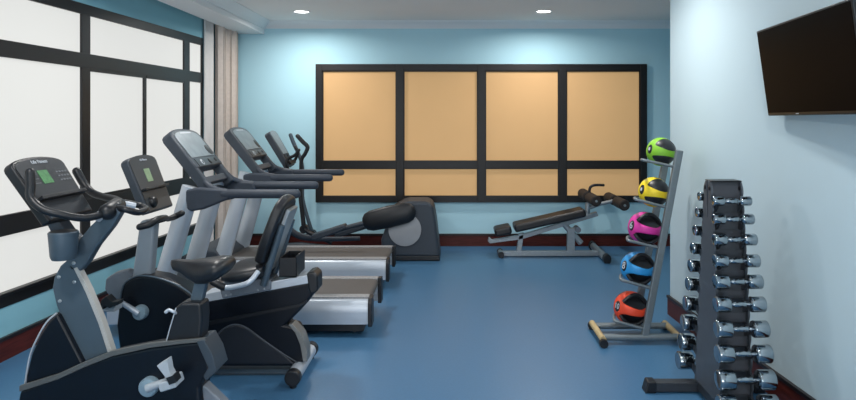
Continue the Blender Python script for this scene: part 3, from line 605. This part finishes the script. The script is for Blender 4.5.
def ball(i, c, r, col, cname, num, handles):
    dm = (ZN+ZB)/2; c = W(c[0], c[1], dm)
    # rest the ball between the two arms of its cradle
    a, b2 = W(*SHELF[i][0], ZN), W(*SHELF[i][1], ZN); s = (c.x-a.x)/(b2.x-a.x); zs = a.z+(b2.z-a.z)*s
    half = (ZB-ZN)/2; need = math.sqrt(max((r+.011)**2-half**2, 0.0)) if r+.011 > half else 0
    tier = ['top', 'second', 'middle', 'fourth', 'bottom'][i]
    t = thing('medicine_ball', '%s medicine ball with black %s on the %s tier of the rack' % (cname, 'hand grips' if handles else 'oval patches', tier), 'medicine ball', c, 'medicine balls on the rack')
    OFF[t.name] = Vector((0, 0, 0))
    m = mat('rubber_'+cname.replace(' ', '_'), col, .5, noise=.04, scale=60, bump=.1)
    patches = [(Vector((.32, -.72, .58) if not handles else (.28, -.70, .62)), Vector((.85, .3, -.30)), .95, .52), (Vector((.0, -.80, -.60)), Vector((.97, .0, -.22)), .92, .40),
               (Vector((-.50, .62, -.45)), Vector((.1, .5, .6)), .64, .42), (Vector((-.3, .6, .74)), Vector((.8, .3, 0)), .64, .42)]
    PT = []
    for n, u, al, be in patches:
        n = n.normalized(); u = (u-n*u.dot(n)).normalized(); PT.append((n, u, n.cross(u), al, be))
    def dent(p):
        q = 1.0
        if handles:
            for n, u, v, al, be in PT[:2]:
                if p.dot(n) > 0:
                    e = math.sqrt((math.asin(max(-1, min(1, p.dot(u))))/al)**2+(math.asin(max(-1, min(1, p.dot(v))))/be)**2)
                    if e < 1: q = min(q, 1-.46*min(1, (1-e)*2.0)**.8)
        return q
    bm = bmesh.new(); bmesh.ops.create_icosphere(bm, subdivisions=5, radius=1.0)
    for v in bm.verts:
        p = v.co.normalized(); v.co = p*r*dent(p)
    b = B(); b.bm.free(); b.bm = bm; body = b.build('ball_body', m, t, off=Vector((0, 0, 0)), ang=80)
    body.parent = t
    for j, (n, u, v, al, be) in enumerate(PT):
        b = B(); K, R = 40, 7; rs = []
        for q in range(R, 0, -1):
            ring = []
            for k in range(K):
                e = q/R; th = 2*PI*k/K; p = (n+u*math.tan(al*e*math.cos(th))+v*math.tan(be*e*math.sin(th))).normalized()
                ring.append(p*r*(dent(p)+ (.004 if q == R else .012)))
            rs.append(ring)
        b.rings(rs); o = b.build('grip_recess' if handles and j < 2 else 'black_patch', m_vinyl, t, off=Vector((0, 0, 0)), ang=80)
        if handles and j < 2:
            pts = []
            for k in range(-4, 5):
                a2 = al*1.0*k/4; off = be*.82*math.cos(k/4*PI/2)*(1 if j == 0 else 1)
                p = (n+u*math.tan(a2)+v*math.tan(off*(1 if j == 0 else -1))).normalized()
                pts.append(p*r*(.98+.02*math.cos(k/4*PI/2)))
            B().tube(pts, [.012, .013, .014, .015, .015, .015, .014, .013, .012], 10).build('hand_grip', m_vinyl, t, off=Vector((0, 0, 0)))
    n = Vector((-.90, -.36, .22)).normalized(); u = Vector((0, 0, 1)); u = (u-n*u.dot(n)).normalized(); v = n.cross(u)
    b = B(); rs = []
    for q in range(5, 0, -1):
        rs.append([(n+u*.34*q/5*math.cos(2*PI*k/28)+v*.24*q/5*math.sin(2*PI*k/28)).normalized()*r*(1.003 if q == 5 else 1.012) for k in range(28)])
    b.rings(rs).build('badge', m_vinyl, t, off=Vector((0, 0, 0)), ang=80)
    OFF[t.name] = Vector((0, 0, 0))
    if num: text('number', num, .07 if len(num) == 1 else .055, n*r*1.016, -v if (-v).cross(u).dot(n) > 0 else v, u, m_print, t)
    else:
        b = B(); b.prism([(-.009, -.006), (.0, -.014), (.009, -.005), (.007, .013), (-.007, .012)], n*r*1.01, v, u, n*.003); b.build('logo', m_print, t, off=Vector((0, 0, 0)))
for i, a in enumerate(BALLS): ball(i, *a)

# ------------------------------------------------------------ dumbbell rack and dumbbells
RC = Vector((1.5, 3.55, 0))
HTS = [1.163, 1.068, .962, .853, .747, .634, .512, .391, .266, .145]
def off_y(h): return .046+.122*(1.15-h)
def off_n(h): return .10+.185*(1.15-h)
def off_f(h): return .12+.205*(1.15-h)   # half depth of the A-frame panel at height h
def drack():
    t = thing('dumbbell_rack', 'gunmetal vertical A-frame rack holding ten tiers of chrome dumbbells by the right wall', 'dumbbell rack', RC)
    x0, x1 = 1.405, 1.570
    def edge(s):
        p = []
        n = 90
        for i in range(n+1):
            h = .09+(1.262-.09)*i/n; ph = tier_phase(h)
            p.append((RC.y+s*(off_y(h)-.004+.022*abs(math.sin(PI*ph))), h))
        return p
    for x in (x0, x1):
        left = edge(-1); right = edge(1)[::-1]
        slit = [(RC.y+.012, 1.262), (RC.y+.004, 1.06), (RC.y-.004, 1.06), (RC.y-.012, 1.262)]
        B().yz(left+slit[::-1]+right, x-.005, x+.005).build('side_panel', m_rackl, t)
        for s in (-1, 1): B().lathe((x-.005, RC.y+s*.03, 1.225), (-1, 0, 0), [(-.002, .012), (.004, .012), (.006, .008), (.006, .002)], 16).build('panel_plug', m_blk, t)
    for s in (-1, 1):
        p = [(RC.y+s*(off_y(h)-.012), h) for h in (1.258, .09)]; q = [(RC.y+s*(off_y(h)-.026), h) for h in (.09, 1.258)]
        B().yz(p+q, x0+.005, x1-.005).build('back_panel', m_rackd, t)
        for h in HTS:
            r = rad(HTS.index(h)); o = (off_n if s < 0 else off_f)(h)-off_y(h); b = B()
            for x in (x0+.012, x1-.024):
                b.prism([(s*-.014, -.07), (s*.02, -.06), (s*(o-.01), -.028), (s*(o+.02), -.014), (s*(o+.024), .006), (s*(o+.017), .006), (s*(o+.01), -.0125), (s*(o-.012), -.0125), (s*(o-.03), .0), (s*-.014, .0)], (x, RC.y+s*off_y(h), h), (0, 1, 0), (0, 0, 1), (.012, 0, 0))
            b.prism([(s*-.01, -.07), (s*.0, -.07), (s*.0, -.0), (s*-.01, -.0)], (x0+.01, RC.y+s*off_y(h), h), (0, 1, 0), (0, 0, 1), (x1-x0-.022, 0, 0))
            b.build('saddle', m_rack, t)
    B().box(x0, x1, RC.y-.05, RC.y+.05, 1.262, 1.268).build('top_cap', m_blk, t, bev=.003)
    for y in (3.30, 3.78):
        B().box(1.15, 1.78, y-.033, y+.033, .006, .062).build('cross_foot', m_rack, t, bev=.006)
        for xx, s in ((1.15, -1), (1.78, 1)):
            B().xz([(xx+s*.04, 0), (xx+s*.02, .068), (xx-s*.03, .068), (xx-s*.03, 0)], y-.04, y+.04).build('foot_cap', m_blk, t, bev=.008)
    B().box(1.42, 1.56, 3.30, 3.78, .015, .078).build('spine_beam', m_rack, t, bev=.006)
def tier_phase(h):
    if h >= HTS[0]: return 9+(h-HTS[0])/.1
    for k in range(9):
        if h >= HTS[k+1]: return 8-k+(h-HTS[k+1])/(HTS[k]-HTS[k+1])
    return (h-HTS[-1])/.12
def rad(i): return .026+.0265*i/9
def length(i): return .205+.095*i/9
DC = Vector((1.505, 0, 0))
drack()
ORD = ['top', 'second', 'third', 'fourth', 'fifth', 'sixth', 'seventh', 'eighth', 'ninth', 'bottom']
for i in range(10):
    r, L = rad(i), length(i); hl = .062+.028*i/9
    h = HTS[i]
    near = Vector((1.492, RC.y-off_n(h), h)); far = Vector((1.497, RC.y+off_f(h), h))
    t = thing('dumbbell', 'chrome dumbbell on the viewer-facing side of the rack, %s tier%s' % (ORD[i], ' from the top' if 0 < i < 9 else ''), 'dumbbell', near, 'chrome dumbbells on the near side of the rack')
    for s in (-1, 1):
        x0 = near.x+s*L/2
        B().lathe((x0, near.y, h), (-s, 0, 0), [(.001, r*.2), (.0005, r*.80), (0, r*.84), (.003, r*.96), (.007, r), (hl-.01, r), (hl-.004, r*.95), (hl, r*.7), (hl+.004, r*.35)], 32).build('head', m_chrome, t, ang=50)
    x0 = L/2-hl
    B().lathe((near.x-x0, near.y, h), (1, 0, 0), [(-.002, .013), (x0*.35, .012), (x0*.5, .0165), (x0*.75, .014), (x0, .018), (x0*1.25, .014), (x0*1.5, .0165), (x0*1.65, .012), (x0*2+.002, .013)], 20).build('handle', m_chrome, t, ang=60)
    c = copy_tree(t); c.location = far
    c['label'] = 'chrome dumbbell on the far side of the rack, %s tier%s' % (ORD[i], ' from the top' if 0 < i < 9 else ''); c['group'] = 'chrome dumbbells on the far side of the rack'

# ------------------------------------------------------------ television
def tv():
    TT = W(760, 30, 3.60); BB = W(768, 116, 3.65)
    Yd = Vector((-.075, -.90, .0)).normalized(); Z = TT-BB; Z = (Z-Yd*Yd.dot(Z)); TT = BB+Z; Z = Z.normalized()
    N = Yd.cross(Z).normalized()
    if N.x > 0: N = -N
    hgt = (TT-BB).length; wid = 1.02
    t = thing('television', 'black flat screen television tilted forward on the right wall', 'television', BB+Yd*wid/2)
    B().prism([(0, 0), (wid, 0), (wid, hgt), (0, hgt)], BB, Yd, Z, -N*.028).build('casing', m_tvb, t, bev=.006)
    B().prism([(.014, .018), (wid-.014, .018), (wid-.014, hgt-.012), (.014, hgt-.012)], BB, Yd, Z, N*.002).build('screen', m_tv, t)
    B().prism([(.36, .008), (.39, .008), (.39, .012), (.36, .012)], BB, Yd, Z, N*.002).build('maker_mark', m_print, t)
    c = BB+Yd*wid*.5+Z*hgt*.5-N*.028
    b = B(); b.prism([(-.15, -.1), (.15, -.1), (.15, .1), (-.15, .1)], c, Yd, Z, -N*.015); b.build('mount_plate', m_blk, t)
    w = Vector((RX(c.y)-.004, c.y, c.z)); B().tube([c, w], .02, 10, False).build('mount_arm', m_blk, t)
    B().box(w.x-.012, w.x, c.y-.1, c.y+.1, c.z-.1, c.z+.1).build('wall_plate', m_blk, t)
tv()
